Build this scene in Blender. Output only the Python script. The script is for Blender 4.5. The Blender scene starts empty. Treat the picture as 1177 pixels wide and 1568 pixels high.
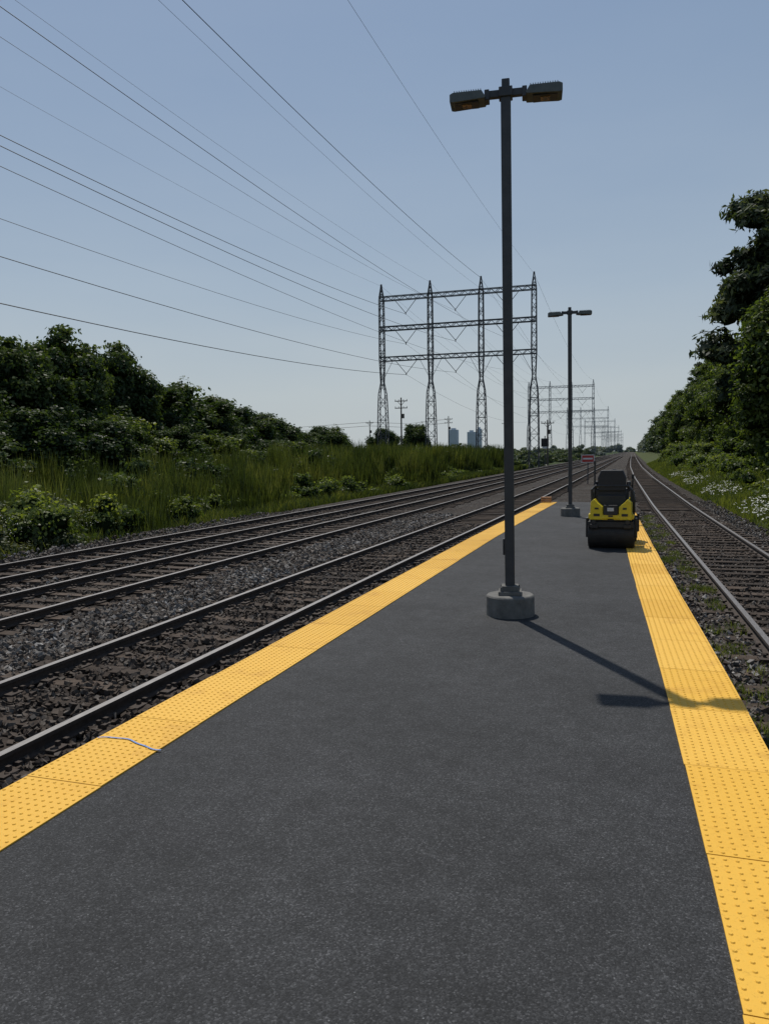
import bpy, math, numpy as np
from mathutils import Vector, Matrix
R = np.random.default_rng(7)
sc = bpy.context.scene
COL = sc.collection
GZ = -0.85      # natural ground
RZ = -0.15      # rail top

# ------------------------------------------------------------ helpers
def fast_mesh(name, V, F, mats, tint=None, midx=None, smooth=False):
    V = np.asarray(V, dtype=np.float32); F = np.asarray(F, dtype=np.int32)
    m, k = F.shape
    me = bpy.data.meshes.new(name)
    me.vertices.add(len(V)); me.vertices.foreach_set('co', V.ravel())
    me.loops.add(m*k); me.loops.foreach_set('vertex_index', F.ravel())
    me.polygons.add(m)
    me.polygons.foreach_set('loop_start', np.arange(m, dtype=np.int32)*k)
    try: me.polygons.foreach_set('loop_total', np.full(m, k, dtype=np.int32))
    except Exception: pass
    if not isinstance(mats, (list, tuple)): mats = [mats]
    for mt in mats: me.materials.append(mt)
    if midx is not None: me.polygons.foreach_set('material_index', np.asarray(midx, dtype=np.int32))
    me.polygons.foreach_set('use_smooth', np.full(m, bool(smooth), dtype=bool))
    me.update(calc_edges=True)
    if tint is not None:
        a = me.attributes.new('tint', 'FLOAT', 'FACE')
        a.data.foreach_set('value', np.asarray(tint, dtype=np.float32))
    me.validate()
    return me

def add(name, me, parent=None, loc=(0,0,0), rot=(0,0,0), scale=(1,1,1)):
    o = bpy.data.objects.new(name, me); COL.objects.link(o)
    o.location = loc; o.rotation_euler = rot; o.scale = scale
    if parent: o.parent = parent
    return o

def empty(name, loc=(0,0,0), rot=(0,0,0), scale=(1,1,1)):
    o = bpy.data.objects.new(name, None); COL.objects.link(o)
    o.location = loc; o.rotation_euler = rot; o.scale = scale
    o.empty_display_size = 0.3
    return o

class MB:
    """general mesh builder"""
    def __init__(s): s.v=[]; s.f=[]; s.m=[]
    def poly(s, pts, faces, mi=0):
        b=len(s.v); s.v += [tuple(p) for p in pts]
        for f in faces: s.f.append([b+i for i in f]); s.m.append(mi)
    def box(s, c, d, mi=0, rz=0, M=None):
        x,y,z=[q/2 for q in d]
        P=[(-x,-y,-z),(x,-y,-z),(x,y,-z),(-x,y,-z),(-x,-y,z),(x,-y,z),(x,y,z),(-x,y,z)]
        if M is not None: P=[M@Vector(p) for p in P]
        elif rz: P=[Matrix.Rotation(rz,3,'Z')@Vector(p) for p in P]
        s.poly([(p[0]+c[0],p[1]+c[1],p[2]+c[2]) for p in P],
               [(0,3,2,1),(4,5,6,7),(0,1,5,4),(1,2,6,5),(2,3,7,6),(3,0,4,7)], mi)
    def strut(s, a, b, t, mi=0):
        a=Vector(a); b=Vector(b); d=(b-a).normalized()
        up=Vector((0,0,1)) if abs(d.z)<.9 else Vector((1,0,0))
        x=d.cross(up).normalized()*t/2; y=d.cross(x).normalized()*t/2
        P=[a-x-y,a+x-y,a+x+y,a-x+y,b-x-y,b+x-y,b+x+y,b-x+y]
        s.poly(P,[(0,3,2,1),(4,5,6,7),(0,1,5,4),(1,2,6,5),(2,3,7,6),(3,0,4,7)],mi)
    def tube(s, pts, rad, n=8, mi=0, cap=True):
        pts=[Vector(p) for p in pts]; rings=[]; ref=None
        for i,p in enumerate(pts):
            d=(pts[min(i+1,len(pts)-1)]-pts[max(i-1,0)]).normalized()
            if ref is None: ref=Vector((1,0,0)) if abs(d.x)<.8 else Vector((0,1,0))
            x=(ref-d*ref.dot(d)).normalized(); y=d.cross(x); ref=x
            r=rad[i] if hasattr(rad,'__len__') else rad
            rings.append([p+x*r*math.cos(2*math.pi*k/n)+y*r*math.sin(2*math.pi*k/n) for k in range(n)])
        P=[q for r in rings for q in r]; F=[]
        for i in range(len(pts)-1):
            for k in range(n):
                F.append((i*n+k,i*n+(k+1)%n,(i+1)*n+(k+1)%n,(i+1)*n+k))
        if cap: F.append(tuple(range(n))[::-1]); F.append(tuple((len(pts)-1)*n+k for k in range(n)))
        s.poly(P,F,mi)
    def extrude_y(s, prof, y0, y1, mi=0):
        n=len(prof)
        P=[(x,y0,z) for x,z in prof]+[(x,y1,z) for x,z in prof]
        F=[tuple(range(n)),tuple(range(n,2*n))[::-1]]
        for i in range(n): F.append((i,(i+1)%n+0,(i+1)%n+n,i+n)[::-1])
        s.poly(P,F,mi)
    def mesh(s, name, mats, bevel=0):
        me=bpy.data.meshes.new(name); me.from_pydata(s.v,[],s.f)
        for m in (mats if isinstance(mats,(list,tuple)) else [mats]): me.materials.append(m)
        me.polygons.foreach_set('material_index', s.m)
        import bmesh
        bm=bmesh.new(); bm.from_mesh(me); bmesh.ops.recalc_face_normals(bm,faces=bm.faces)
        bm.to_mesh(me); bm.free(); me.update()
        return me
def bevel(o,w=.01,seg=2):
    m=o.modifiers.new('b','BEVEL'); m.width=w; m.segments=seg; m.limit_method='ANGLE'; m.angle_limit=math.radians(35)
    return o

# ------------------------------------------------------------ materials
def mat(name):
    m=bpy.data.materials.new(name); m.use_nodes=True; nt=m.node_tree; nt.nodes.clear()
    out=nt.nodes.new('ShaderNodeOutputMaterial'); return m,nt,out
def N(nt,t,**kw):
    n=nt.nodes.new(t)
    for k,v in kw.items():
        if k in n.inputs: n.inputs[k].default_value=v
        else: setattr(n,k,v)
    return n
def ramp(nt,fac,stops):
    r=nt.nodes.new('ShaderNodeValToRGB'); e=r.color_ramp.elements
    while len(e)<len(stops): e.new(.5)
    for i,(p,c) in enumerate(stops):
        e[i].position=p; e[i].color=(c[0],c[1],c[2],1) if hasattr(c,'__len__') else (c,c,c,1)
    nt.links.new(fac,r.inputs[0]); return r.outputs[0]
def noise(nt,scale,detail=4,rough=.6,stretch=None):
    tc=nt.nodes.new('ShaderNodeTexCoord'); src=tc.outputs['Object']
    if stretch:
        mp=nt.nodes.new('ShaderNodeMapping'); mp.inputs['Scale'].default_value=stretch
        nt.links.new(src,mp.inputs[0]); src=mp.outputs[0]
    n=N(nt,'ShaderNodeTexNoise',Scale=scale,Detail=detail,Roughness=rough)
    nt.links.new(src,n.inputs['Vector']); return n.outputs['Fac']
def mix(nt,a,b,fac,mode='MIX'):
    m=nt.nodes.new('ShaderNodeMix'); m.data_type='RGBA'; m.blend_type=mode
    for sock,v in ((m.inputs[0],fac),(m.inputs[6],a),(m.inputs[7],b)):
        if hasattr(v,'is_output'): nt.links.new(v,sock)
        elif hasattr(v,'__len__'): sock.default_value=(v[0],v[1],v[2],1)
        else: sock.default_value=v if sock==m.inputs[0] else (v,v,v,1)
    return m.outputs[2]
def principled(nt,out,col,rough=.7,metal=0,bump=None,bs=.3,bd=.01,spec=.5):
    p=nt.nodes.new('ShaderNodeBsdfPrincipled')
    for nm,v in (('Base Color',col),('Roughness',rough)):
        if hasattr(v,'is_output'): nt.links.new(v,p.inputs[nm])
        elif hasattr(v,'__len__'): p.inputs[nm].default_value=(v[0],v[1],v[2],1)
        else: p.inputs[nm].default_value=v
    p.inputs['Metallic'].default_value=metal
    p.inputs['Specular IOR Level'].default_value=spec
    if bump is not None:
        b=N(nt,'ShaderNodeBump',Strength=bs,Distance=bd); nt.links.new(bump,b.inputs['Height'])
        nt.links.new(b.outputs[0],p.inputs['Normal'])
    nt.links.new(p.outputs[0],out.inputs[0]); return p
def simple(name,c0,c1,scale=8,rough=.7,metal=0,bs=.2,bd=.005,stretch=None,spec=.5):
    m,nt,out=mat(name); n=noise(nt,scale,5,.65,stretch)
    principled(nt,out,ramp(nt,n,[(.3,c0),(.7,c1)]),rough,metal,n,bs,bd,spec); return m
def attr(nt):
    a=nt.nodes.new('ShaderNodeAttribute'); a.attribute_name='tint'; return a.outputs['Fac']
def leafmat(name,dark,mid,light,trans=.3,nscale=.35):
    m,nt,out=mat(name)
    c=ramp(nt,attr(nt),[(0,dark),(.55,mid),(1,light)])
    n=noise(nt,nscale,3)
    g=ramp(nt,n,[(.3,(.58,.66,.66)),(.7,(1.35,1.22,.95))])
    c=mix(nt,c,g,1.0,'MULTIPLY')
    d=nt.nodes.new('ShaderNodeBsdfDiffuse'); t=nt.nodes.new('ShaderNodeBsdfTranslucent')
    g2=N(nt,'ShaderNodeBsdfGlossy',Roughness=.45); g2.inputs[0].default_value=(.5,.5,.5,1)
    nt.links.new(c,d.inputs[0])
    tcol=mix(nt,c,(1.5,1.5,.6),1.0,'MULTIPLY'); nt.links.new(tcol,t.inputs[0])
    ms=nt.nodes.new('ShaderNodeMixShader'); ms.inputs[0].default_value=trans
    nt.links.new(d.outputs[0],ms.inputs[1]); nt.links.new(t.outputs[0],ms.inputs[2])
    m2=nt.nodes.new('ShaderNodeMixShader'); m2.inputs[0].default_value=.03
    nt.links.new(ms.outputs[0],m2.inputs[1]); nt.links.new(g2.outputs[0],m2.inputs[2])
    nt.links.new(m2.outputs[0],out.inputs[0]); return m

# asphalt : per-aggregate colour (cells), mottled by larger noise
m,nt,out=mat('asphalt')
big=noise(nt,.8,5,.6); mid=noise(nt,5,6,.7); fine=noise(nt,190,3,.7)
tc=nt.nodes.new('ShaderNodeTexCoord')
vo=N(nt,'ShaderNodeTexVoronoi',Scale=115.0); nt.links.new(tc.outputs['Object'],vo.inputs['Vector'])
wn=nt.nodes.new('ShaderNodeSeparateColor'); nt.links.new(vo.outputs['Color'],wn.inputs[0])
c=ramp(nt,wn.outputs[0],[(0,(.014,.0145,.0155)),(.55,(.025,.0258,.0272)),(.88,(.040,.041,.043)),(1,(.070,.071,.074))])
c=mix(nt,c,ramp(nt,fine,[(.3,.75),(.7,1.25)]),1.0,'MULTIPLY')
c=mix(nt,c,ramp(nt,big,[(.3,.74),(.7,1.26)]),1.0,'MULTIPLY')
c=mix(nt,c,ramp(nt,mid,[(.32,.74),(.68,1.22)]),1.0,'MULTIPLY')
vs_=N(nt,'ShaderNodeTexVoronoi',Scale=52.0); nt.links.new(tc.outputs['Object'],vs_.inputs['Vector'])
sp=ramp(nt,vs_.outputs['Distance'],[(.12,1.0),(.23,0.0)])
ws=nt.nodes.new('ShaderNodeSeparateColor'); nt.links.new(vs_.outputs['Color'],ws.inputs[0])
pick=ramp(nt,ws.outputs[1],[(.86,0.0),(.97,.85)])
patch=ramp(nt,mid,[(.42,.10),(.60,1.0)])
fac=mix(nt,mix(nt,sp,pick,1.0,'MULTIPLY'),patch,1.0,'MULTIPLY')
c=mix(nt,c,(.20,.205,.21),fac)
h=nt.nodes.new('ShaderNodeMath'); h.operation='MULTIPLY_ADD'; nt.links.new(vo.outputs['Distance'],h.inputs[0]); h.inputs[1].default_value=-1.0; nt.links.new(wn.outputs[1],h.inputs[2])
principled(nt,out,c,.82,0,h.outputs[0],.6,.004,.30); ASPH=m

# tactile yellow
m,nt,out=mat('tactile_yellow')
c=ramp(nt,attr(nt),[(0,(.62,.335,.028)),(.6,(.70,.39,.040)),(1,(.755,.44,.065))])
st=noise(nt,1.7,7,.72); c=mix(nt,c,ramp(nt,st,[(.28,(.74,.68,.60)),(.46,(1,1,1)),(.66,(1.0,1.02,1.1)),(.8,(1.06,1.12,1.7))]),1.0,'MULTIPLY')
gr=noise(nt,60,4,.7); c=mix(nt,c,ramp(nt,gr,[(.28,.66),(.44,1.0)]),.8,'MULTIPLY')
principled(nt,out,c,.6,0,gr,.15,.003,.3); YEL=m

# ballast
m,nt,out=mat('ballast_gravel')
tc=nt.nodes.new('ShaderNodeTexCoord'); vo=N(nt,'ShaderNodeTexVoronoi',Scale=17.0); nt.links.new(tc.outputs['Object'],vo.inputs['Vector'])
s=nt.nodes.new('ShaderNodeSeparateColor'); nt.links.new(vo.outputs['Color'],s.inputs[0])
c=ramp(nt,s.outputs[0],[(0,(.036,.030,.025)),(.6,(.090,.078,.068)),(1,(.20,.185,.17))])
c=mix(nt,c,ramp(nt,vo.outputs['Distance'],[(.25,1.0),(.6,.25)]),1.0,'MULTIPLY')
bg=noise(nt,.5,4); c=mix(nt,c,ramp(nt,bg,[(.35,(.72,.60,.50)),(.65,(1.1,1.07,1.02))]),1.0,'MULTIPLY')
inv=ramp(nt,vo.outputs['Distance'],[(0,1.0),(.6,0.0)])
principled(nt,out,c,.9,0,inv,1.0,.05,.2); BAL=m
m,nt,out=mat('ballast_stone')
c=ramp(nt,attr(nt),[(0,(.035,.026,.020)),(.3,(.070,.053,.041)),(.6,(.112,.101,.090)),(.85,(.185,.177,.168)),(1,(.31,.30,.288))])
c=mix(nt,c,ramp(nt,noise(nt,.6,4),[(.35,(.72,.66,.60)),(.65,(1.05,1.05,1.04))]),1.0,'MULTIPLY')
principled(nt,out,c,.85,0,noise(nt,60,3),.3,.005,.3); STONE=m

def tiemat(name,a,b):
    m,nt,out=mat(name)
    n=noise(nt,3,6,.7,(1.5,22,6)); c=ramp(nt,n,[(.25,a),(.7,b)])
    c=mix(nt,c,ramp(nt,attr(nt),[(0,.5),(1,1.5)]),1.0,'MULTIPLY')
    dirt=noise(nt,2.6,5,.7); c=mix(nt,c,ramp(nt,dirt,[(.38,(.45,.42,.38)),(.58,(1,1,1))]),1.0,'MULTIPLY')
    principled(nt,out,c,.85,0,n,.6,.01,.2); return m
TIE=tiemat('weathered_tie_wood',(.024,.018,.013),(.088,.064,.048))
RAILS=simple('rail_rust',(.022,.016,.012),(.055,.037,.027),12,.85,.1)
m,nt,out=mat('rail_head_steel'); n=noise(nt,6,4,.6,(20,1,1))
principled(nt,out,ramp(nt,n,[(.3,(.13,.12,.115)),(.7,(.26,.25,.24))]),.5,.8,None); RAILT=m

GRD=simple('grass_ground',(.018,.028,.010),(.055,.075,.025),.6,.95,0,.6,.08,spec=.1)
BANK=simple('bank_soil_grass',(.03,.04,.015),(.08,.095,.035),.9,.95,0,.6,.05,spec=.1)
LEAF_D=leafmat('leaf_dark_green',(.018,.035,.014),(.040,.068,.024),(.080,.115,.042),.36)
LEAF_M=leafmat('leaf_mid_green',(.036,.060,.018),(.083,.122,.034),(.155,.195,.062),.46)
LEAF_P=leafmat('leaf_grey_green',(.045,.060,.030),(.095,.112,.065),(.19,.205,.145),.3)
LEAF_W=leafmat('willow_grey_leaf',(.026,.042,.028),(.055,.078,.052),(.110,.135,.095),.35)
LEAF_H=leafmat('haze_tinted_leaf',(.048,.068,.050),(.070,.098,.064),(.105,.135,.080),.25)  # light haze painted into the leaf colour of middle-distance rows
REED=leafmat('tall_grass_blade',(.026,.040,.014),(.062,.084,.028),(.130,.142,.056),.40,.14)
GRS=leafmat('verge_grass_blade',(.05,.072,.02),(.10,.130,.038),(.18,.20,.08),.42,.3)
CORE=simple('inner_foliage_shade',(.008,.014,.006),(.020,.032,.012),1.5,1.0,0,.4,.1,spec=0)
BARK=simple('bark',(.03,.024,.018),(.09,.075,.06),6,.9,0,.7,.03,(3,3,.5),.2)
FARL=leafmat('distant_leaf_haze_tint',(.12,.148,.150),(.145,.172,.168),(.175,.202,.190),.15,.05)  # leaf colour paled and blued to stand in for distance haze
PETAL=simple('white_petal',(.6,.6,.55),(.8,.8,.76),20,.8)
LAMPP=simple('lamp_post_dark_paint',(.030,.032,.035),(.050,.052,.056),5,.5,.2,.05)
LAMPH=simple('lamp_head_grey_metal',(.065,.076,.074),(.10,.112,.11),8,.5,.3,.05)
m,nt,out=mat('lamp_lens'); principled(nt,out,ramp(nt,noise(nt,9,2),[(.35,(.05,.035,.02)),(.7,(.34,.18,.05))]),.25); LENS=m
CONC=simple('concrete',(.070,.068,.062),(.150,.145,.134),7,.85,0,.5,.01)
CONCL=simple('concrete_platform_edge',(.14,.135,.125),(.25,.24,.22),5,.85,0,.5,.01)
STEEL=simple('pylon_galvanised_steel',(.065,.066,.070),(.105,.106,.112),3,.7,.3)
STEELF=simple('far_pylon_haze_tint',(.21,.225,.25),(.24,.26,.285),3,.8,0)  # same steel, lightened: haze put into the colour of the far portals
STEELG=simple('mid_pylon_haze_tint',(.135,.145,.16),(.165,.175,.195),3,.8,0)  # in-between steel copy with some haze painted in
WIRE=simple('power_wire',(.030,.031,.034),(.045,.046,.05),3,.6)
INS=simple('insulator',(.08,.075,.07),(.14,.13,.12),3,.5)
WOODP=simple('pole_wood',(.06,.05,.042),(.12,.10,.085),4,.9,0,.4,.01,(6,6,.6))
RY=simple('roller_yellow_paint',(.60,.46,.015),(.70,.54,.02),6,.35,0,.03)
RK=simple('roller_black_paint',(.010,.010,.011),(.022,.022,.023),6,.45,0,.05)
RD=simple('roller_drum_steel',(.012,.011,.011),(.03,.028,.026),9,.6,.2,.1)
RS=simple('seat_vinyl',(.012,.012,.013),(.02,.02,.022),20,.6)
RG=simple('light_grey_label',(.45,.45,.43),(.6,.6,.58),20,.5)
RED=simple('sign_red',(.42,.03,.025),(.5,.05,.04),8,.5)
WHT=simple('sign_white',(.6,.6,.58),(.75,.75,.73),8,.5)

# ------------------------------------------------------------ camera, light, sky
cam=bpy.data.cameras.new('camera'); co=bpy.data.objects.new('camera',cam); COL.objects.link(co)
cam.sensor_fit='VERTICAL'; cam.sensor_height=36; cam.lens=27.05; cam.clip_end=9000; cam.clip_start=.05
Mr=Matrix.Rotation(math.radians(17.86),4,'Z')@Matrix.Rotation(math.radians(90-4.31),4,'X')@Matrix.Rotation(math.radians(-.8),4,'Z')
co.matrix_world=Matrix.Translation((0,0,2.15))@Mr
sc.camera=co
sx,sy,el=-1.97,3.2,math.radians(60.0)
az=math.atan2(sx,sy)           # from +Y toward +X
sd=Vector((math.sin(az)*math.cos(el),math.cos(az)*math.cos(el),math.sin(el)))
L=bpy.data.lights.new('sun','SUN'); L.energy=3.9; L.angle=math.radians(.6); L.color=(1,.95,.87)
lo=bpy.data.objects.new('sun',L); COL.objects.link(lo); lo.rotation_euler=sd.to_track_quat('Z','Y').to_euler(); lo.location=(-20,30,60)
w=bpy.data.worlds.new('World'); sc.world=w; w.use_nodes=True; nt=w.node_tree; nt.nodes.clear()
sky=nt.nodes.new('ShaderNodeTexSky'); sky.sky_type='NISHITA'; sky.sun_disc=False
sky.sun_elevation=el; sky.sun_rotation=az; sky.air_density=1.0; sky.dust_density=1.0; sky.ozone_density=1.2; sky.altitude=100
# summer haze: the sky pales toward the horizon
tc=nt.nodes.new('ShaderNodeTexCoord'); sep=nt.nodes.new('ShaderNodeSeparateXYZ'); nt.links.new(tc.outputs['Generated'],sep.inputs[0])
wisp=nt.nodes.new('ShaderNodeMapping'); wisp.inputs['Scale'].default_value=(1.2,1.2,5); nt.links.new(tc.outputs['Generated'],wisp.inputs[0])
wz_=N(nt,'ShaderNodeTexNoise',Scale=1.6,Detail=4.0,Roughness=.55); nt.links.new(wisp.outputs[0],wz_.inputs['Vector'])
hz=ramp(nt,sep.outputs[2],[(0.0,.95),(.12,.88),(.35,.74),(.65,.56),(1.0,.35)])
hc=ramp(nt,sep.outputs[2],[(0.0,(.50,.545,.565)),(.08,(.465,.525,.565)),(.20,(.385,.47,.56)),(.35,(.30,.395,.525)),(.6,(.20,.305,.475)),(1.0,(.12,.22,.40))])
hc=mix(nt,hc,ramp(nt,wz_.outputs['Fac'],[(.3,(.95,.965,.98)),(.7,(1.06,1.04,1.015))]),1.0,'MULTIPLY')
hcm=nt.nodes.new('ShaderNodeVectorMath'); hcm.operation='SCALE'; hcm.inputs[3].default_value=11.5; nt.links.new(hc,hcm.inputs[0])
skc=mix(nt,sky.outputs[0],hcm.outputs[0],hz)
bgd=nt.nodes.new('ShaderNodeBackground'); bgd.inputs[1].default_value=.085
wo=nt.nodes.new('ShaderNodeOutputWorld'); nt.links.new(skc,bgd.inputs[0]); nt.links.new(bgd.outputs[0],wo.inputs[0])
sc.view_settings.view_transform='Standard'; sc.view_settings.look='None'; sc.view_settings.exposure=0

# ------------------------------------------------------------ curves of the site
def smooth_fn(pts):
    xs=np.array([p[0] for p in pts],float); ys=np.array([p[1] for p in pts],float)
    g=np.concatenate([np.arange(-30,160,1.0),np.arange(160,1700,10.0)])
    v=np.interp(g,xs,ys)
    for _ in range(12): v[1:-1]=(v[:-2]+2*v[1:-1]+v[2:])/4
    return lambda y: np.interp(y,g,v)
rt_c=smooth_fn([(-30,2.9),(3,2.46),(10,2.34),(16,2.14),(34,1.60),(70,.95),(114,.50),(200,.3),(1700,.3)])
lshift=smooth_fn([(-30,0),(15,0),(22,.12),(35,.32),(60,.40),(1700,.4)])
TR=[lambda y:-5.44+lshift(y), lambda y:-9.38+lshift(y), lambda y:-12.4+lshift(y), lambda y:rt_c(y)]
pl_in=smooth_fn([(-30,-3.27),(20,-3.30),(27,-3.18),(34,-3.0),(60,-2.9)])
pr_in=smooth_fn([(-30,.6),(-3,.5),(3,.43),(7,.33),(10.2,.18),(16.5,-.08),(26.7,-.44),(34,-.66),(60,-1)])
PE=33.6

# ground
me=fast_mesh('ground',[(-4000,-300,GZ),(4000,-300,GZ),(4000,7000,GZ),(-4000,7000,GZ)],[(0,1,2,3)],GRD); add('ground',me)
# ballast bed
Ys=np.concatenate([np.arange(-12,45,.3),np.geomspace(45,1600,90)])
prof=[(-17.2,-1.0),(-16.2,-.72),(-15.2,-.45),(-14.6,-.34)]+[(x,-.325) for x in np.arange(-14.2,4.0,.35)]+[(4.1,-.40),(4.7,-.60),(5.4,-.7)]
px=np.array([p[0] for p in prof]); pz=np.array([p[1] for p in prof])
XX,YY=np.meshgrid(px,Ys); ZZ=np.tile(pz,(len(Ys),1))+R.normal(0,.012,XX.shape)
sh=(rt_c(YY)-rt_c(10))*np.clip((XX+1)/3,0,1)
V=np.stack([XX+sh,YY,ZZ],-1).reshape(-1,3); nx=len(px); ny=len(Ys)
i=np.arange(ny-1)[:,None]*nx+np.arange(nx-1)[None,:]; F=np.stack([i,i+1,i+nx+1,i+nx],-1).reshape(-1,4)
add('gravel_ballast',fast_mesh('gravel_ballast',V,F,BAL,smooth=True))
# right bank
bx=np.array([4.3,5.2,6.5,8.5,11,16,40]); bz=np.array([-.78,-.5,-.25,.3,.9,1.3,1.5])
by=np.concatenate([np.arange(-20,120,2.0),np.geomspace(120,1600,40)])
XX,YY=np.meshgrid(bx,by); ZZ=np.tile(bz,(len(by),1))+R.normal(0,.05,XX.shape)*(XX>4.5)
V=np.stack([XX+(rt_c(YY)-rt_c(10)),YY,ZZ],-1).reshape(-1,3); nx=len(bx)
i=np.arange(len(by)-1)[:,None]*nx+np.arange(nx-1)[None,:]; F=np.stack([i,i+1,i+nx+1,i+nx],-1).reshape(-1,4)
add('grass_bank',fast_mesh('grass_bank',V,F,BANK,smooth=True))

# ------------------------------------------------------------ stones
def stones(n,xr,yr,smin,smax,zf,track_offset=None):
    x=R.uniform(*xr,n); y=yr[0]+(yr[1]-yr[0])*R.random(n)**1.5
    if track_offset is not None: x=x+track_offset(y)-track_offset(10)
    s=R.uniform(smin,smax,n)
    base=np.array([(-1,-1,-1),(1,-1,-1),(1,1,-1),(-1,1,-1),(-1,-1,1),(1,-1,1),(1,1,1),(-1,1,1)],float)
    P=base[None]*s[:,None,None]*R.uniform(.45,1.0,(n,1,3))+R.normal(0,.22,(n,8,3))*s[:,None,None]
    q=R.normal(size=(n,4)); q/=np.linalg.norm(q,axis=1)[:,None]; a,b,c,d=q.T
    Rm=np.stack([np.stack([1-2*(c*c+d*d),2*(b*c-d*a),2*(b*d+c*a)],-1),np.stack([2*(b*c+d*a),1-2*(b*b+d*d),2*(c*d-b*a)],-1),np.stack([2*(b*d-c*a),2*(c*d+b*a),1-2*(b*b+c*c)],-1)],1)
    P=np.einsum('nij,nkj->nki',Rm,P)
    P+=np.stack([x,y,zf+R.uniform(-.01,.03,n)+0*s],-1)[:,None]
    f=np.array([(0,3,2,1),(4,5,6,7),(0,1,5,4),(1,2,6,5),(2,3,7,6),(3,0,4,7)])
    F=(np.arange(n)[:,None,None]*8+f[None]).reshape(-1,4)
    t=np.repeat(np.clip(R.normal(.5,.25,n),0,1),6)
    return P.reshape(-1,3),F,t
parts=[stones(17000,(-8.15,-6.75),(3,30),.018,.042,-.31),
       stones(14000,(-6.7,-4.2),(2,26),.014,.036,-.305),
       stones(9000,(-14.6,-8.15),(7,32),.018,.040,-.322),
       stones(2500,(-16.3,-14.3),(9,32),.02,.045,-.48),
       stones(9000,(.85,1.65),(2,32),.015,.036,-.315,rt_c),
       stones(6000,(1.6,3.2),(6,32),.013,.030,-.314,rt_c),
       stones(4500,(3.1,4.4),(8,40),.015,.036,-.33,rt_c),
       stones(3000,(-4.25,-3.95),(2,26),.018,.04,-.305)]
Vs=[];Fs=[];Ts=[];o=0
for k,(v,f,t) in enumerate(parts):
    if k in(1,5,7): t=t*.66
    if k==2: t=t*.8
    if k==0: t=np.clip(t+.05,0,1)
    Vs.append(v);Fs.append(f+o);Ts.append(t);o+=len(v)
add('gravel_stones',fast_mesh('gravel_stones',np.concatenate(Vs),np.concatenate(Fs),STONE,np.concatenate(Ts)))

# ------------------------------------------------------------ tracks
rp=[(-.036,0),(.036,0),(.037,-.035),(.012,-.048),(.012,-.10),(.07,-.118),(.07,-.132),(-.07,-.132),(-.07,-.118),(-.012,-.10),(-.012,-.048),(-.037,-.035)]
ysr=np.concatenate([np.arange(-12,60,1.0),np.geomspace(60,1600,120)])
def rail_geo(fn,off):
    n=len(rp); V=[]
    for (a,b) in rp: V.append(np.stack([fn(ysr)+off+a,ysr,np.full_like(ysr,RZ+b)],-1))
    V=np.stack(V,1).reshape(-1,3)
    i=np.arange(len(ysr)-1)[:,None]*n; k=np.arange(n)[None]; k2=(k+1)%n
    F=np.stack([i+k,i+n+k,i+n+k2,i+k2],-1).reshape(-1,4)
    mi=np.tile(np.array([1]+[0]*(n-1)),len(ysr)-1); return V,F,mi
bxF=np.array([(0,3,2,1),(4,5,6,7),(0,1,5,4),(1,2,6,5),(2,3,7,6),(3,0,4,7)])
def boxes(c,d,ang=None):
    base=np.array([(-1,-1,-1),(1,-1,-1),(1,1,-1),(-1,1,-1),(-1,-1,1),(1,-1,1),(1,1,1),(-1,1,1)],float)/2
    P=base[None]*d[:,None,:]
    if ang is not None:
        ca,sa=np.cos(ang)[:,None],np.sin(ang)[:,None]
        P=np.stack([P[...,0]*ca-P[...,1]*sa,P[...,0]*sa+P[...,1]*ca,P[...,2]],-1)
    P=P+c[:,None]
    return P.reshape(-1,3),(np.arange(len(c))[:,None,None]*8+bxF[None]).reshape(-1,4)
for ti,fn in enumerate(TR):
    root=empty('railway_track')
    v1,f1,m1=rail_geo(fn,-.753); v2,f2,m2=rail_geo(fn,.753)
    add('rails',fast_mesh('rails',np.concatenate([v1,v2]),np.concatenate([f1,f2+len(v1)]),[RAILS,RAILT],midx=np.concatenate([m1,m2])),root)
    y=np.arange(-10,330,.56); n=len(y); y=y+R.normal(0,.025,n)
    c=np.stack([fn(y)+R.normal(0,.05,n),y,np.full(n,RZ-.132-.085)+R.normal(0,.004,n)],-1)
    d=np.stack([R.uniform(2.42,2.68,n),R.uniform(.19,.26,n),np.full(n,.17)],-1)
    v,f=boxes(c,d,R.normal(0,.014,n)); tt=np.repeat(R.random(n),6)
    add('ties',fast_mesh('ties',v,f,TIE,tt),root)
    yn=y[y<70]; cs=[];ds=[]
    for s in (-.753,.753):
        cs.append(np.stack([fn(yn)+s,yn,np.full(len(yn),RZ-.123)],-1)); ds.append(np.tile([.34,.17,.022],(len(yn),1)))
        for q in (-.10,.10):
            cs.append(np.stack([fn(yn)+s+q,yn+.04,np.full(len(yn),RZ-.10)],-1)); ds.append(np.tile([.035,.035,.05],(len(yn),1)))
            cs.append(np.stack([fn(yn)+s+q*.75,yn+.16,np.full(len(yn),RZ-.125)],-1)); ds.append(np.tile([.06,.04,.07],(len(yn),1)))
    v,f=boxes(np.concatenate(cs),np.concatenate(ds))
    add('tie_plates',fast_mesh('tie_plates',v,f,RAILS),root)

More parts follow.
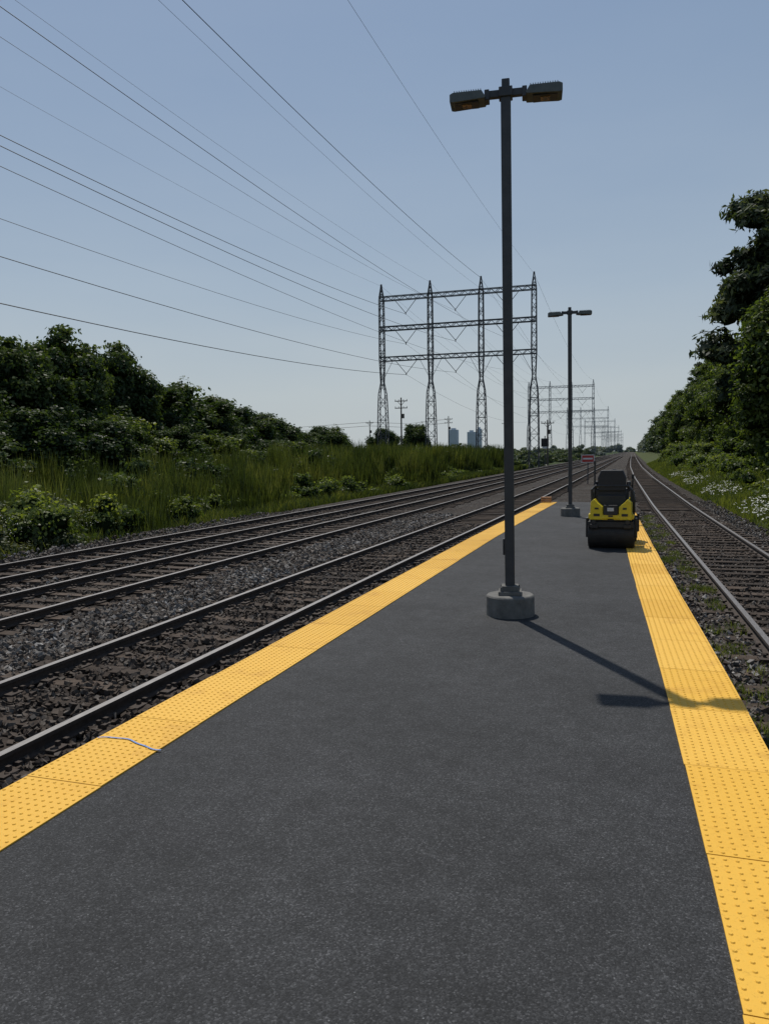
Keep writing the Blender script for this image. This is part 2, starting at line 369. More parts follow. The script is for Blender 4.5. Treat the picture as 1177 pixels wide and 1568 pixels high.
# ------------------------------------------------------------ platform
plat=empty('platform')
ys=np.arange(-8,PE+.01,.4)
xo=pl_in(ys)-.60; xr=pr_in(ys)+.60
mb=MB(); n=len(ys)
P=[(xo[i]+.02,ys[i],-.004) for i in range(n)]+[(xr[i]-.02,ys[i],-.004) for i in range(n)]
F=[(i,i+n,i+n+1,i+1) for i in range(n-1)]
mb.poly(P,F,0)
add('asphalt_surface',mb.mesh('asphalt_surface',ASPH),plat)
mb=MB()
for side in (0,1):
    x0=xo if side==0 else xr; s=-1 if side==0 else 1
    P=[(x0[i],ys[i],-.006) for i in range(n)]+[(x0[i],ys[i],-.6) for i in range(n)]+[(x0[i]-s*.15,ys[i],-.006) for i in range(n)]
    mb.poly(P,[(i,i+1,i+1+n,i+n) for i in range(n-1)]+[(i,i+1,i+1+2*n,i+2*n) for i in range(n-1)],0)
mb.poly([(xo[-1],PE,-.005),(xr[-1],PE,-.005),(xr[-1],PE+.9,-.4),(xo[-1],PE+.9,-.4)],[(0,1,2,3)],0)
add('edge_walls',mb.mesh('edge_walls',CONCL),plat)
# tiles
TL=1.22
def strip(fn,s,name):
    vs=[];fs=[];ts=[];o=0; y0=-7.0+(.29 if s>0 else .1)
    dv=[];df=[];dt=[];do=0
    rr=np.array([.0125,.0075]); na=8
    ang=np.arange(na)*2*math.pi/na
    while y0+TL<PE:
        t=float(np.clip(R.normal(.52,.20),0,1)); g=.004
        ya,yb=y0+g,y0+TL-g
        P=[]
        off=R.normal(0,.003)
        for yy in (ya,yb):
            xi=float(fn(yy))+off; P.append((xi,yy)); P.append((xi+s*.60,yy))
        h=.006+R.uniform(0,.002)
        v=[(P[0][0],P[0][1],h),(P[1][0],P[1][1],h),(P[3][0],P[3][1],h),(P[2][0],P[2][1],h)]
        v+= [(a,b,-.003) for a,b,c in v]
        f=[(0,1,2,3),(0,4,5,1),(1,5,6,2),(2,6,7,3),(3,7,4,0)]
        if s<0: f=[ff[::-1] for ff in f]
        vs+=v; fs+=[[q+o for q in ff] for ff in f]; ts+=[t]*5; o+=8
        sp=.0605; ny_=int(round(TL/sp))
        gy,gx=np.meshgrid(y0+sp*(np.arange(ny_)+.5),.03+sp*np.arange(10)+.0)
        gy=gy.ravel(); gx=gx.ravel(); cx=fn(gy)+s*(gx)
        nd=len(gy)
        V=np.zeros((nd,2*na,3))
        for j,(r_,z_) in enumerate(((rr[0],h),(rr[1],h+.0055))):
            V[:,j*na:(j+1)*na,0]=cx[:,None]+r_*np.cos(ang); V[:,j*na:(j+1)*na,1]=gy[:,None]+r_*np.sin(ang); V[:,j*na:(j+1)*na,2]=z_
        q=[(a,(a+1)%na,(a+1)%na+na,a+na) for a in range(na)]+[(8,9,10,11),(8,11,12,13),(8,13,14,15)]
        q=np.array(q); df.append((np.arange(nd)[:,None,None]*2*na+q[None]).reshape(-1,4)+do); dv.append(V.reshape(-1,3)); do+=nd*2*na
        dt.append(np.full(nd*len(q),min(1,t+.08)))
        y0+=TL
    add(name,fast_mesh(name,vs,[list(f) for f in fs],YEL,ts),plat)
    add(name+'_domes',fast_mesh(name+'_domes',np.concatenate(dv),np.concatenate(df),YEL,np.concatenate(dt)),plat)
strip(pl_in,-1,'tactile_strip_a'); strip(pr_in,1,'tactile_strip_b')
BLU=simple('blue_chalk',(.10,.18,.42),(.22,.32,.55),40,.9)
mb=MB(); pts=[]
for q in np.linspace(0,1,24):
    x=-3.88+.62*q; y=4.80+.05*math.sin(q*5.0)-.04*q+.006*math.sin(q*19)
    pts.append((x,y))
P=[(x,y-.008,.0145) for x,y in pts]+[(x,y+.008,.0145) for x,y in pts]
mb.poly(P,[(i,i+1,i+25,i+24) for i in range(23)],0)
add('blue_chalk_line',mb.mesh('blue_chalk_line',BLU))

# ------------------------------------------------------------ street lamps
def ring(r,z,n=24): return [(r*math.cos(2*math.pi*k/n),r*math.sin(2*math.pi*k/n),z) for k in range(n)]
def lathe(mb,prof,n=28,mi=0):
    P=[];F=[]
    for r,z in prof: P+=ring(r,z,n)
    for i in range(len(prof)-1):
        for k in range(n): F.append((i*n+k,i*n+(k+1)%n,(i+1)*n+(k+1)%n,(i+1)*n+k))
    F.append(tuple(range(n))[::-1]); F.append(tuple((len(prof)-1)*n+k for k in range(n)))
    mb.poly(P,F,mi)
mb=MB(); lathe(mb,[(.32,-.02),(.32,.0),(.315,.245),(.30,.27)]); baseM=mb.mesh('concrete_base',CONC)
mb=MB()
mb.box((0,0,.295),(.30,.30,.05)); mb.box((0,0,.355),(.22,.22,.07))
for a in (-1,1):
    for b in (-1,1): mb.tube([(a*.11,b*.11,.27),(a*.11,b*.11,.38)],.018,8)
flangeM=mb.mesh('base_plate',CONC)
mb=MB(); mb.box((0,0,3.55),(.125,.125,6.4)); mb.box((0,0,6.80),(.10,.10,.12)); mb.box((-.075,0,.9),(.03,.02,.22)); poleM=mb.mesh('pole',LAMPP)
mb=MB()
mb.box((0,0,6.69),(.50,.07,.09)); mb.box((0,0,6.69),(.17,.17,.12)); mb.box((-.235,0,6.67),(.06,.16,.13)); mb.box((.235,0,6.67),(.06,.16,.13))
armM=mb.mesh('cross_arm',LAMPP)
def head(s):
    mb=MB()
    pr=[(s*.25,6.63),(s*.30,6.71),(s*.66,6.71),(s*.70,6.69),(s*.70,6.60),(s*.66,6.59),(s*.26,6.61)]
    if s<0: pr=pr[::-1]
    mb.extrude_y(pr,-.14,.14,0)
    for k in range(12):
        x=s*(.31+.03*k); mb.box((x,0,6.722),(.010,.25,.026),0)
    mb.box((s*.49,0,6.590),(.30,.20,.012),1)
    mb.box((s*.49,0,6.581),(.12,.12,.012),2)
    return mb.mesh('lamp_head',[LAMPH,RK,LENS])
hL,hR=head(-1),head(1)
for (x,y) in ((-1.53,10.15),(-1.96,26.3)):
    r=empty('street_lamp',(x,y,0),(0,math.radians(-.4),math.radians(7)))
    bevel(add('concrete_base',baseM,r),.012); bevel(add('base_plate',flangeM,r),.006)
    bevel(add('pole',poleM,r),.012); bevel(add('cross_arm',armM,r),.008)
    o=bevel(add('lamp_head_a',hL,r),.01); o=bevel(add('lamp_head_b',hR,r),.01)

# ------------------------------------------------------------ ride-on roller
rl=empty('road_roller',(-.43,17.75,0),(0,0,math.radians(-2)),(.98,1,1.08))
mb=MB()
for yc in (0,1.45):
    n=36; P=[];F=[]
    prof_=[(.05,-.47),(.20,-.47),(.20,-.50),(.275,-.50),(.285,-.485),(.285,.485),(.275,.50),(.20,.50),(.20,.47),(.05,.47)]
    for r_,x_ in prof_:
        for k in range(n):
            a=2*math.pi*k/n; P.append((x_,yc+r_*math.cos(a),.285+r_*math.sin(a)))
    for i in range(len(prof_)-1):
        for k in range(n): F.append((i*n+k,i*n+(k+1)%n,(i+1)*n+(k+1)%n,(i+1)*n+k))
    F.append(tuple(range(n))); F.append(tuple((len(prof_)-1)*n+k for k in range(n)))
    mb.poly(P,F,0)
add('drums',mb.mesh('drums',RD),rl)
mb=MB()
mb.box((0,-.26,.50),(.98,.10,.12)); mb.box((0,.05,.60),(.88,.62,.08)); mb.box((0,1.45,.60),(.90,.55,.08))
for s in (-1,1):
    mb.box((s*.53,0,.42),(.05,.26,.40)); mb.box((s*.53,1.45,.42),(.05,.26,.40))
    mb.box((s*.36,-.335,.47),(.16,.06,.08))
mb.box((0,.72,.48),(.34,.9,.22))
mb.box((0,.25,.86),(.62,.60,.44))
mb.box((0,.60,.68),(.92,.50,.05))
mb.box((0,-.375,.80),(.30,.02,.20))
o=bevel(add('black_frame',mb.mesh('black_frame',RK),rl),.012)
mb=MB()
def chevron(s): return [(s*.45,.60),(s*.43,.96),(s*.36,1.02),(s*.28,.94),(s*.17,.86),(s*.17,.70),(s*.06,.66),(s*.06,.60)]
for s in (-1,1):
    c=chevron(s); c=c[::-1] if s>0 else c
    mb.extrude_y(c,-.36,.12,0)
mb.extrude_y([(-.20,.62),(.20,.62),(.14,.74),(-.14,.74)],-.372,-.30,0)
mb.extrude_y([(-.42,.64),(.42,.64),(.40,.90),(.30,.96),(-.30,.96),(-.40,.90)],1.05,1.85,0)
for s in (-1,1): mb.box((s*.46,0,.66),(.06,.50,.10))
o=bevel(add('yellow_body',mb.mesh('yellow_body',RY),rl),.015)
mb=MB()
mb.box((.0,-.390,.815),(.14,.012,.07),1); mb.box((-.30,-.366,.83),(.08,.012,.035),0); mb.box((.30,-.366,.83),(.08,.012,.035),0)
mb.box((-.30,-.366,.70),(.13,.012,.05),0); mb.box((.30,-.366,.70),(.13,.012,.05),0); mb.box((0,-.382,.68),(.10,.012,.03),0)
mb.box((.505,-.1,.80),(.02,.10,.12),0)
add('rear_details',mb.mesh('rear_details',[RK,RG]),rl)
mb=MB()
mb.box((0,.28,1.08),(.72,.50,.26))
mb.extrude_y([(-.30,1.16),(.30,1.16),(.31,1.44),(.24,1.60),(-.24,1.60),(-.31,1.44)],.0,.14)
for s in (-1,1): mb.box((s*.36,.26,1.32),(.09,.36,.09)); mb.box((s*.36,.12,1.24),(.07,.12,.18))
o=bevel(add('seat',mb.mesh('seat',RS),rl),.03,3)
mb=MB()
mb.tube([(-.42,.0,.95),(-.43,-.02,1.20),(-.36,.02,1.27),(.36,.02,1.27),(.43,-.02,1.20),(.42,0,.95)],.032,10)
mb.tube([(-.38,.1,1.0),(-.38,.1,1.72)],.020,8); mb.box((-.38,.1,1.75),(.05,.06,.07))
mb.tube([(.42,.35,1.0),(.44,.35,1.42)],.016,8); mb.tube([(.44,.35,1.42),(.44,.35,1.50)],.03,8)
mb.box((0,.92,1.18),(.46,.16,.32)); mb.tube([(0,.86,1.30),(0,.72,1.42)],.025,8)
pts=[(.18*math.cos(a),.70+.06*math.sin(a),1.43+.16*math.sin(a)) for a in np.linspace(0,2*math.pi,20)]
mb.tube(pts,.016,6,cap=False)
for s in (-1,1): mb.tube([(s*.45,.40,.70),(s*.45,.40,1.12),(s*.45,.85,1.12),(s*.45,.85,.70)],.017,8)
mb.tube([(.48,-.1,.7),(.50,-.12,1.0),(.46,-.1,1.18)],.02,8)
for s in (-1,1): mb.tube([(s*.36,-.40,.56),(s*.36,-.34,.56)],.045,12)
add('controls_and_roll_bar',mb.mesh('controls_and_roll_bar',RK),rl)

# ------------------------------------------------------------ portal pylons
LEGX=[-43.2,-34.2,-25.15,-16.1]
mb=MB()
wprof=[(-1,1.7),(4,1.65),(9,1.5),(12.8,1.25),(15.0,.55),(19.2,.85),(29.9,.75),(32.3,.10)]
wz=[p[0] for p in wprof]; ww=[p[1] for p in wprof]
for lx in LEGX:
    zs=list(np.arange(-1,15,1.55))+list(np.arange(15.0,32.0,1.05))+[32.5]
    for k in range(len(zs)-1):
        a,b=zs[k],zs[k+1]; wa,wb=np.interp(a,wz,ww)/2,np.interp(b,wz,ww)/2
        ca=[(lx-wa,-wa,a),(lx+wa,-wa,a),(lx+wa,wa,a),(lx-wa,wa,a)]; cb=[(lx-wb,-wb,b),(lx+wb,-wb,b),(lx+wb,wb,b),(lx-wb,wb,b)]
        for j in range(4):
            mb.strut(ca[j],cb[j],.14); j2=(j+1)%4
            if k%2: mb.strut(ca[j],cb[j2],.07)
            else: mb.strut(ca[j2],cb[j],.07)
            if k%2==0: mb.strut(ca[j],ca[j2],.07)
for bz_ in (19.2,24.6,29.9):
    xs_=np.linspace(LEGX[0]-.4,LEGX[3]+.4,37)
    for yy in (-.42,.42):
        for dz in (-.36,.36): mb.strut((xs_[0],yy,bz_+dz),(xs_[-1],yy,bz_+dz),.13)
        for k in range(len(xs_)-1):
            s=.36 if k%2 else -.36
            mb.strut((xs_[k],yy,bz_-s),(xs_[k+1],yy,bz_+s),.085)
for k in range(3):
    mb.strut((LEGX[k],0,15.2),(LEGX[k]+2.0,0,18.9),.06); mb.strut((LEGX[k+1],0,15.2),(LEGX[k+1]-2.0,0,18.9),.06)
portalM=mb.mesh('lattice_frame',STEEL)
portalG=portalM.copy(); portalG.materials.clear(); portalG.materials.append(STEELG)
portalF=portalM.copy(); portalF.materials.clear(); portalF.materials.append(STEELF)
mb=MB(); ATT=[]
for k in range(3):
    xm=(LEGX[k]+LEGX[k+1])/2
    for bz_ in (19.2,24.6,29.9):
        for s in (-1,1):
            mb.tube([(xm+s*2.0,0,bz_-.35),(xm+s*.05,0,bz_-2.7)],.055,5)
        mb.tube([(xm,0,bz_-2.6),(xm,0,bz_-3.0)],.09,5)
        ATT.append((xm,bz_-2.9))
insM=mb.mesh('insulator_strings',INS)
PY=[134+207*k for k in range(-1,7)]
for k,yy in enumerate(PY):
    r=empty('transmission_tower',(0,yy,0))
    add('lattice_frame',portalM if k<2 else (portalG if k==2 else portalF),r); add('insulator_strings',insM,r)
for lx in LEGX: ATT.append((lx,32.2))
mb=MB()
for j,(x,z) in enumerate(ATT):
    for k in range(len(PY)-2):
        y0,y1=PY[k],PY[k+1]; nn=40 if k==0 else 10; sg=4.2
        if z>32: sg=3.6
        pts=[(x,y0+(y1-y0)*t,z-4*sg*t*(1-t)) for t in np.linspace(0,1,nn)]
        if z>32: rad=.034 if abs(x+25.15)<.2 else .012
        else: rad=((.034,.020,.030),(.022,.024,.014),(.013,.018,.011))[j//3][j%3]
        mb.tube(pts,rad if k==0 else min(.022,max(.018,rad)),4,cap=False)
add('power_lines',mb.mesh('power_lines',WIRE))

# utility poles
def upole(x,y,h,arms):
    mb=MB(); mb.tube([(0,0,0),(0,0,h)],[.2,.13],8)
    for z in arms:
        mb.box((0,0,z),(2.6,.14,.16))
        for q in (-1.2,-.5,.5,1.2): mb.tube([(q,0,z),(q,0,z+.35)],.06,6)
    mb.strut((-.8,0,arms[0]),(0,0,arms[0]-.9),.08); mb.strut((.8,0,arms[0]),(0,0,arms[0]-.9),.08)
    mb.box((.35,0,h*.74),(.5,.5,.9))
    r=empty('utility_pole',(x,y,GZ)); add('pole_and_crossarms',mb.mesh('pole_and_crossarms',WOODP),r)
upole(-44.5,150,14.3,[13.6,12.2]); upole(-82,240,14,[13.2]); upole(-57,246,15,[14,12.8]); upole(-43,275,14,[13.2]); upole(-16.5,160,9.5,[8.8])
mb=MB()
for dz in (0,-1.2):
    for dx in (-1,1):
        pts=[(-180+dx,260,12.2+dz),(-130,250,11.2+dz),(-82+dx,240,12.6+dz)]
        mb.tube(pts,.03,4,cap=False)
        mb.tube([(-82+dx,240,12.6+dz),(-70,243,11.9+dz),(-57+dx,246,13.2+dz)],.03,4,cap=False)
add('utility_wires',mb.mesh('utility_wires',WIRE))

# signs / signal
r=empty('railway_warning_sign',(-3.2,60,-.36))
mb=MB(); mb.tube([(0,0,0),(0,0,2.3)],.04,8); mb.box((0,-.05,1.95),(.95,.02,.60),1); mb.box((0,-.063,1.95),(.85,.006,.50),2); mb.box((0,-.07,1.95),(.7,.006,.12),1)
add('sign_board_and_post',mb.mesh('sign_board_and_post',[STEEL,WHT,RED]),r)
r=empty('railway_signal',(-15.0,141,-.5))
mb=MB(); mb.tube([(0,0,0),(0,0,5.5)],.09,8); mb.box((0,-.1,4.3),(1.3,.3,1.5),1); mb.box((0,-.26,3.4),(.8,.02,.35),2)
for z in (3.95,4.35,4.75): mb.tube([(0,-.45,z),(0,-.24,z)],.14,10,1)
add('mast_and_head',mb.mesh('mast_and_head',[STEEL,RK,WHT]),r)
r=empty('wooden_crate',(-3.45,33.0,0)); mb=MB()
for k in range(3): mb.box((0,0,.06+.08*k),(.42,.30,.05))
for a in (-.17,.17): mb.box((a,0,.14),(.05,.26,.16))
add('slats',mb.mesh('slats',simple('raw_wood',(.25,.13,.06),(.4,.22,.1),6)),r)

# high rises far away
BW,nt,out=mat('tower_facade_haze_tint')  # pale bluish facade colours carry the distance haze
br=N(nt,'ShaderNodeTexBrick',Scale=.28); br.offset=0
br.inputs['Color1'].default_value=(.33,.39,.46,1); br.inputs['Color2'].default_value=(.37,.43,.49,1); br.inputs['Mortar'].default_value=(.47,.52,.57,1)
br.inputs['Mortar Size'].default_value=.06
tc=nt.nodes.new('ShaderNodeTexCoord'); mp=nt.nodes.new('ShaderNodeMapping'); mp.inputs['Rotation'].default_value=(math.radians(90),0,0)
nt.links.new(tc.outputs['Object'],mp.inputs[0]); nt.links.new(mp.outputs[0],br.inputs['Vector']); principled(nt,out,br.outputs[0],.6)
for x,y,wd,h in ((-405,1800,21,58),(-362,1800,17,52),(-350,1830,12,60)):
    r=empty('high_rise_building',(x,y,GZ)); mb=MB(); mb.box((0,0,h/2),(wd,18,h)); mb.box((0,0,h+2),(wd*.5,9,4))
    for q in range(int(h/3.2)): mb.box((0,-9.3,3.2*q+2),(wd*.9,.6,.8))
    add('tower_block',mb.mesh('tower_block',BW),r)

# ------------------------------------------------------------ foliage
def rand_dirs(n,r=R):
    d=r.normal(size=(n,3)); return d/np.linalg.norm(d,axis=1)[:,None]
def leaves(P,Nrm,size,elong=1.6,r=R):
    n=len(P); a=rand_dirs(n,r); t=a-(a*Nrm).sum(1)[:,None]*Nrm; t/=np.linalg.norm(t,axis=1)[:,None]+1e-6
    b=np.cross(Nrm,t); s=size*r.uniform(.6,1.35,n)
    L_=(s*elong/2)[:,None]; W_=(s/2)[:,None]
    V=np.stack([P-t*L_,P+b*W_-t*L_*.1,P+t*L_,P-b*W_-t*L_*.1],1)
    return V.reshape(-1,3),np.arange(n*4).reshape(-1,4)
def ico():
    import bmesh
    bm=bmesh.new(); bmesh.ops.create_icosphere(bm,subdivisions=2,radius=1); V=np.array([v.co[:] for v in bm.verts]); F=np.array([[v.index for v in f.verts] for f in bm.faces]); bm.free(); return V,F
IV,IF=ico()
def clump_foliage(C,rad,nper,size,r=R,flat=.85,core=.72,elong=1.6):
    n=len(C); cnt=np.maximum(8,(nper*(rad/np.mean(rad))**2).astype(int)); idx=np.repeat(np.arange(n),cnt); m=len(idx)
    d=rand_dirs(m,r); d[:,2]=np.where(d[:,2]<-.4,-d[:,2],d[:,2])
    ph=r.uniform(0,6.28,(n,3)); lump=1+.26*np.sin(d[:,0]*5+ph[idx,0])*np.sin(d[:,1]*5+ph[idx,1])+.18*np.sin(d[:,2]*7+ph[idx,2])
    rr=rad[idx]*lump*(.60+.58*r.random(m)**.85)
    P=C[idx]+d*rr[:,None]*np.array([1,1,flat])
    nn=d+r.normal(0,.6,(m,3)); nn[:,2]+=.35; nn/=np.linalg.norm(nn,axis=1)[:,None]
    V,F=leaves(P,nn,size,elong,r)
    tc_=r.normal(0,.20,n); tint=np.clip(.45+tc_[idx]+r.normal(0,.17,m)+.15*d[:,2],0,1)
    nz=1+r.normal(0,.12,(n,len(IV)))
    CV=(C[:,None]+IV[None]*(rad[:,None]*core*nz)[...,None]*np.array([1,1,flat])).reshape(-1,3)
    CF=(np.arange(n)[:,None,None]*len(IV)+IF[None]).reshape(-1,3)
    return V,F,tint,CV,CF
def make_tree(seed,h,rx,nc,nper,size,lmat,low=.08,shape='round',elong=1.6,crad=(.18,.36)):
    r=np.random.default_rng(seed)
    d=rand_dirs(nc,r); q=r.random(nc)**.45
    z0=h*low; cz=(h+z0)/2; rz=(h-z0)/2
    C=d*q[:,None]*np.array([rx*.85,rx*.85,rz*.92])
    C[:,:2]*=(1-.30*(C[:,2:]/rz)) if shape=='round' else (1-.55*(C[:,2:]/rz))
    C[:,0]+=r.normal(0,.25,nc); C[:,2]+=cz
    rad=rx*r.uniform(crad[0],crad[1],nc)*(1-.40*np.clip((C[:,2]-cz)/rz,0,1))
    V,F,t,CV,CF=clump_foliage(C,rad,nper,size,r,core=.58,elong=elong)
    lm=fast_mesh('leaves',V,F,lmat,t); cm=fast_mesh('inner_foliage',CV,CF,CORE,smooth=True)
    mb=MB(); pts=[];x=y=0
    for k in range(7):
        pts.append((x,y,h*.72*k/6)); x+=r.normal(0,.12); y+=r.normal(0,.12)
    mb.tube(pts,[h*.022*(1.25-k/6) for k in range(7)],8)
    for k in range(16):
        tgt=Vector(C[r.integers(0,nc)]); j=int(np.clip(tgt.z/(h*.72)*6-1.5,1,6)); p=Vector(pts[j]); mdl=p.lerp(tgt,.5)+Vector((0,0,-.15))
        mb.tube([p,mdl,tgt],[h*.009,h*.006,h*.002],6)
    return lm,cm,mb.mesh('trunk',BARK),h
def put(kind,T,x,y,h,sxy=1,z=GZ,rz=None):
    lm,cm,tm,h0=T; s=h/h0
    r=empty(kind,(x,y,z),(0,0,R.uniform(0,6.28) if rz is None else rz),(s*sxy,s*sxy,s))
    add('leaves',lm,r); add('inner_foliage',cm,r); add('trunk',tm,r)
TA=make_tree(1,12,4.6,95,390,.19,LEAF_D)
TB=make_tree(2,12,4.2,85,390,.19,LEAF_D,shape='cone')
TC=make_tree(3,9,4.4,85,330,.19,LEAF_M)
TC2=make_tree(13,9,4.4,80,330,.19,LEAF_D)
TD=make_tree(4,20,5.2,150,400,.23,LEAF_M,low=.03)
TE=make_tree(5,20,4.6,105,420,.17,LEAF_W,low=.10,elong=3.0,crad=(.13,.30))
for x,y,h,s,T in ((-43,30,12.2,1.0,TA),(-41,37,11.9,1.0,TB),(-46,42,13.0,1.05,TA),(-42.5,46,12.3,.95,TB),(-45,53,14.3,.95,TB),(-44,50,12.3,1,TA),(-48,48,13.4,1.1,TA),
                (-45.5,61,14.3,.85,TB),(-47,57,12.8,1,TA),(-49,64,11.8,1.0,TA),(-46,67,11.1,1.1,TA),(-49,73,11.6,1.2,TC2),(-47,80,10.5,1.2,TA),(-50,87,10.6,1.2,TC2),
                (-49,94,9.9,1.3,TA),(-51,102,9.4,1.3,TC2),(-53,112,8.2,1.3,TA),(-36,33,6.0,1.4,TC2),(-37,47,6.0,1.4,TC2),(-39,60,6.0,1.4,TA),(-41,75,5.6,1.4,TA),(-40,68,5.2,1.5,TC),(-43,88,5.2,1.5,TC2),(-45,100,5,1.5,TC),(-38,40,6.5,1.3,TC2),(-40,53,6.5,1.3,TC),(-56,124,7.4,1.3,TC2),(-58,137,7.6,1.2,TA)):
    put('deciduous_tree',T,x,y,h,s)
for x,y,h,s in ((-61,150,9.4,1.1),(-55,172,9.4,.9),(-44.5,160,9.8,.75),(-66,165,8.2,1.1),(-72,185,8.6,1.0)): put('deciduous_tree',TC2,x,y,h,s)
for x,y,h,s,T in ((10.0,60,23.0,.98,TE),(8.6,46,13.4,.95,TD),(12,52,17.5,.90,TD),(12.8,72,20,.9,TE),(11,82,15.0,1.0,TD),(12,97,15.2,1.05,TD),(12.3,112,17.0,1.0,TD),
                (12.5,128,18.0,1.0,TD),(13,148,20.2,1.0,TD),(13,170,20,1.0,TE),(13,195,18,1.1,TD),(13,222,19,1.1,TD),(13,252,20,1.1,TD)):
    put('willow_tree' if T is TE else 'deciduous_tree',T,x,y,h,s,z=.1)

def mass(name,ell,nclump,nper,size,lmat,flat=.85):
    C=[];rad=[]
    for (x,y,z,rx,ry,rz) in ell:
        d=rand_dirs(nclump); d[:,2]=np.abs(d[:,2]); q=R.random(nclump)**.4
        C.append(np.array([x,y,z])+d*q[:,None]*np.array([rx,ry,rz])*.8); rad.append(np.minimum(rz,rx)*R.uniform(.28,.5,nclump))
    C=np.concatenate(C); rad=np.concatenate(rad)
    V,F,t,CV,CF=clump_foliage(C,rad,nper,size,R,flat)
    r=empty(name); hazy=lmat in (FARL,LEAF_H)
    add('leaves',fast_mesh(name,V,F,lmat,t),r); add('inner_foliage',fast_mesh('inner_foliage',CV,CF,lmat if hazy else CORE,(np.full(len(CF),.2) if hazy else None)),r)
mass('shrub_thicket',[(-36+R.normal(0,2)-.06*(y-30),y,GZ,3.2,4,R.uniform(2.6,4.4)) for y in np.arange(24,125,4.2)],9,190,.17,LEAF_D)
mass('flowering_bushes',[(-17.9+R.normal(0,.5),y,GZ,1.3,1.4,R.uniform(.8,1.3)) for y in np.arange(10,20.5,1.1)]+[(-20.5+R.normal(0,.5),y,GZ,1.4,1.5,1.6) for y in np.arange(10,24,1.6)],16,280,.07,LEAF_P)
mass('roadside_bushes',[(-19.4+R.normal(0,.9),y,GZ,R.uniform(.8,1.6),1.5,R.uniform(.8,2.2)) for y in np.concatenate([np.arange(20,62,1.7),np.arange(62,130,3.2)])],9,210,.10,LEAF_M)
mass('field_shrubs',[(R.uniform(-33,-21),R.uniform(26,125),GZ,2.0,2,R.uniform(2.2,4.0)) for _ in range(58)],9,170,.14,LEAF_D)
mass('bank_shrubs',[(8.0+R.normal(0,.5)+(-.012*y),y,-.1,1.9,2.6,R.uniform(1.8,3.8)) for y in np.arange(24,150,3.4)],12,260,.13,LEAF_M)
mass('bank_shrubs',[(6.7+R.normal(0,.3)-.012*y,y,-.3,.9,1.4,R.uniform(.8,1.6)) for y in np.arange(30,140,4.2)],9,220,.10,LEAF_M)
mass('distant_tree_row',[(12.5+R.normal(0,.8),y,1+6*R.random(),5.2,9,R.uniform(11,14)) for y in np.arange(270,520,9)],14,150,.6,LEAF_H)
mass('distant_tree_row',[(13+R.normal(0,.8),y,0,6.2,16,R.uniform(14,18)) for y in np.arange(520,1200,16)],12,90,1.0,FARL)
ell=[(R.uniform(-130,-46),R.uniform(130,330),GZ,7,6,R.uniform(2.6,5.6)) for _ in range(60)]
ell+=[(R.uniform(-42,-17),R.uniform(135,330),GZ,4,5,R.uniform(1.8,4.4)) for _ in range(48)]
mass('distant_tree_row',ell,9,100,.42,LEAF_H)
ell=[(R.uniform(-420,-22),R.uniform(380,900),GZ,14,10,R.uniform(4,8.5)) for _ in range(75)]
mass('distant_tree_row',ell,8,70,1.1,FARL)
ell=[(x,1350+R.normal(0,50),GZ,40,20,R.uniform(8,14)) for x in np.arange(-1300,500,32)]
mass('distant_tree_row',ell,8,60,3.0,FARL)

# grasses
def blades(x,y,z,h,wd,lean=.3):
    n=len(x); a=R.uniform(0,6.28,n); la=R.uniform(0,6.28,n); lx=np.cos(la)*h*lean*R.random(n); ly=np.sin(la)*h*lean*R.random(n)
    dx=np.cos(a)*wd/2; dy=np.sin(a)*wd/2
    b0=np.stack([x-dx,y-dy,z],-1); b1=np.stack([x+dx,y+dy,z],-1)
    m1=np.stack([x+dx*.8+lx*.35,y+dy*.8+ly*.35,z+h*.6],-1); m0=np.stack([x-dx*.8+lx*.35,y-dy*.8+ly*.35,z+h*.6],-1)
    tp=np.stack([x+lx+dx*.1,y+ly+dy*.1,z+h],-1); tq=np.stack([x+lx-dx*.1,y+ly-dy*.1,z+h],-1)
    V=np.stack([b0,b1,m1,m0,tp,tq],1).reshape(-1,3); o=np.arange(n)[:,None]*6
    F=np.concatenate([o+np.array([[0,1,2,3]]),o+np.array([[3,2,4,5]])],0); return V,F
n=30000
y=12+118*R.random(n)**1.35; x=-16.6-5*R.random(n)
clump=np.sin(x*1.1+y*.4)*np.sin(y*.35+.7)
hh=np.clip(.30*(1+.4*clump)*R.uniform(.5,1.3,n)+.006*y,.1,1)
V,F=blades(x,y,np.full(n,GZ),hh,.018+.0010*y,.6); t=np.clip(.5+.22*clump+R.normal(0,.18,n),0,1)
add('short_grass',fast_mesh('short_grass',V,F,REED,np.concatenate([t,t])))
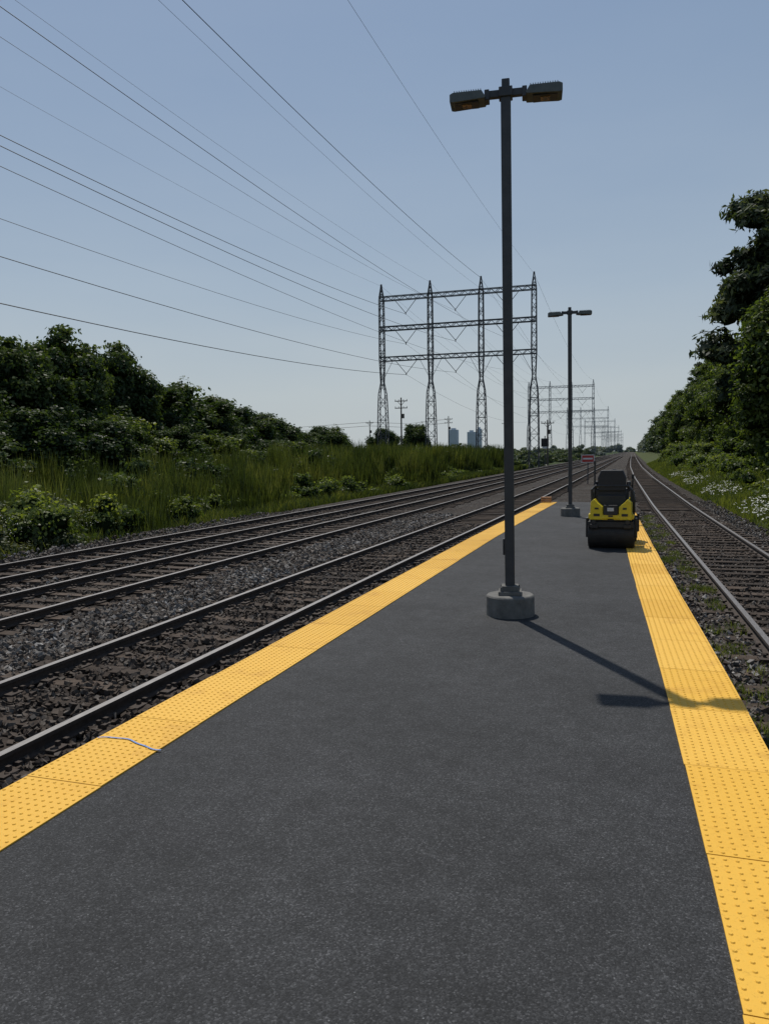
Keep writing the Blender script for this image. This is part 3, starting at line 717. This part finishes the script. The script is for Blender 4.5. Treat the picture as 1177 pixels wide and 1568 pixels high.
# stands of tall reeds in clumps with ragged tops
K=560
ky=13+120*R.random(K)**1.25; edge=-19.6-1.5*np.sin(ky*.17)-1.1*np.sin(ky*.43+1)
kx=edge-21*R.random(K)**1.5; kh=R.uniform(1.25,2.55,K)*np.interp(ky,[12,22,35,55,80,130],[.85,.95,1.15,1.35,1.6,1.8])*np.interp(edge-kx,[0,1.0,6],[.75,1,1.1]); kt=R.normal(0,.26,K)
n=135000; k=R.integers(0,K,n); x=kx[k]+R.normal(0,.60,n); y=ky[k]+R.normal(0,.72,n)
d2=((x-kx[k])**2+(y-ky[k])**2); hh=kh[k]*(1-.22*np.clip(d2,0,3))*R.uniform(.55,1.2,n); hh=np.clip(hh,.25,4.4)
V,F=blades(x,y,np.full(n,GZ),hh,.024+.0009*y,.24)
t=np.clip(.46+kt[k]+R.normal(0,.16,n),0,1)
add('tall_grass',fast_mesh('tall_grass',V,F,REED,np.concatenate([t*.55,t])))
n=60000
y=10+150*R.random(n)**1.6; x=4.25+3.8*R.random(n)**1.2
cl=np.sin(x*1.7+y*.3)*np.sin(y*.5); zz=np.interp(x,bx,bz)-.03; hh=np.interp(x,[4.2,5,6,8],[.16,.35,.6,.9])*(1+.3*cl)*R.uniform(.5,1.2,n)
V,F=blades(x+rt_c(y)-rt_c(10),y,zz,hh,.014+.0008*y,.5); t=np.clip(.5+.2*cl+R.normal(0,.18,n),0,1)
add('verge_grass',fast_mesh('verge_grass',V,F,GRS,np.concatenate([t,t])))
n=6000; cx_=R.uniform(.9,1.4,60); cy_=R.uniform(5,30,60); k=R.integers(0,60,n); x=cx_[k]+R.normal(0,.08,n); y=cy_[k]+R.normal(0,.14,n)
V,F=blades(x+rt_c(y)-rt_c(10),y,np.full(n,-.32),R.uniform(.04,.14,n),.010,.8); t=R.random(n)
add('ballast_weeds',fast_mesh('ballast_weeds',V,F,GRS,np.concatenate([t,t])))
def flowers(name,cx,cy,cz,per=5,rs=.05,sz=.05):
    n=len(cx); P=np.stack([cx,cy,cz],-1); P=np.repeat(P,per,0)+R.normal(0,rs,(n*per,3))*np.array([1,1,.4])
    nn=R.normal(0,.35,(len(P),3))+np.array([0,0,1]); nn/=np.linalg.norm(nn,axis=1)[:,None]
    V,F=leaves(P,nn,sz,1.0); add(name,fast_mesh(name,V,F,PETAL))
n=1000; y=18+60*R.random(n)**1.3; x=4.7+1.5*R.random(n); m_=np.sin(y*.45)+R.normal(0,.5,n)>.0; x,y=x[m_],y[m_]
flowers('wildflowers',x+rt_c(y)-rt_c(10),y,np.interp(x,bx,bz)+R.uniform(.35,.7,len(x)),6,.045,.05)
n=800; x=-17.3-2.2*R.random(n); y=R.uniform(10,22,n); flowers('wildflowers',x,y,GZ+R.uniform(.7,1.35,n),4,.05,.024)
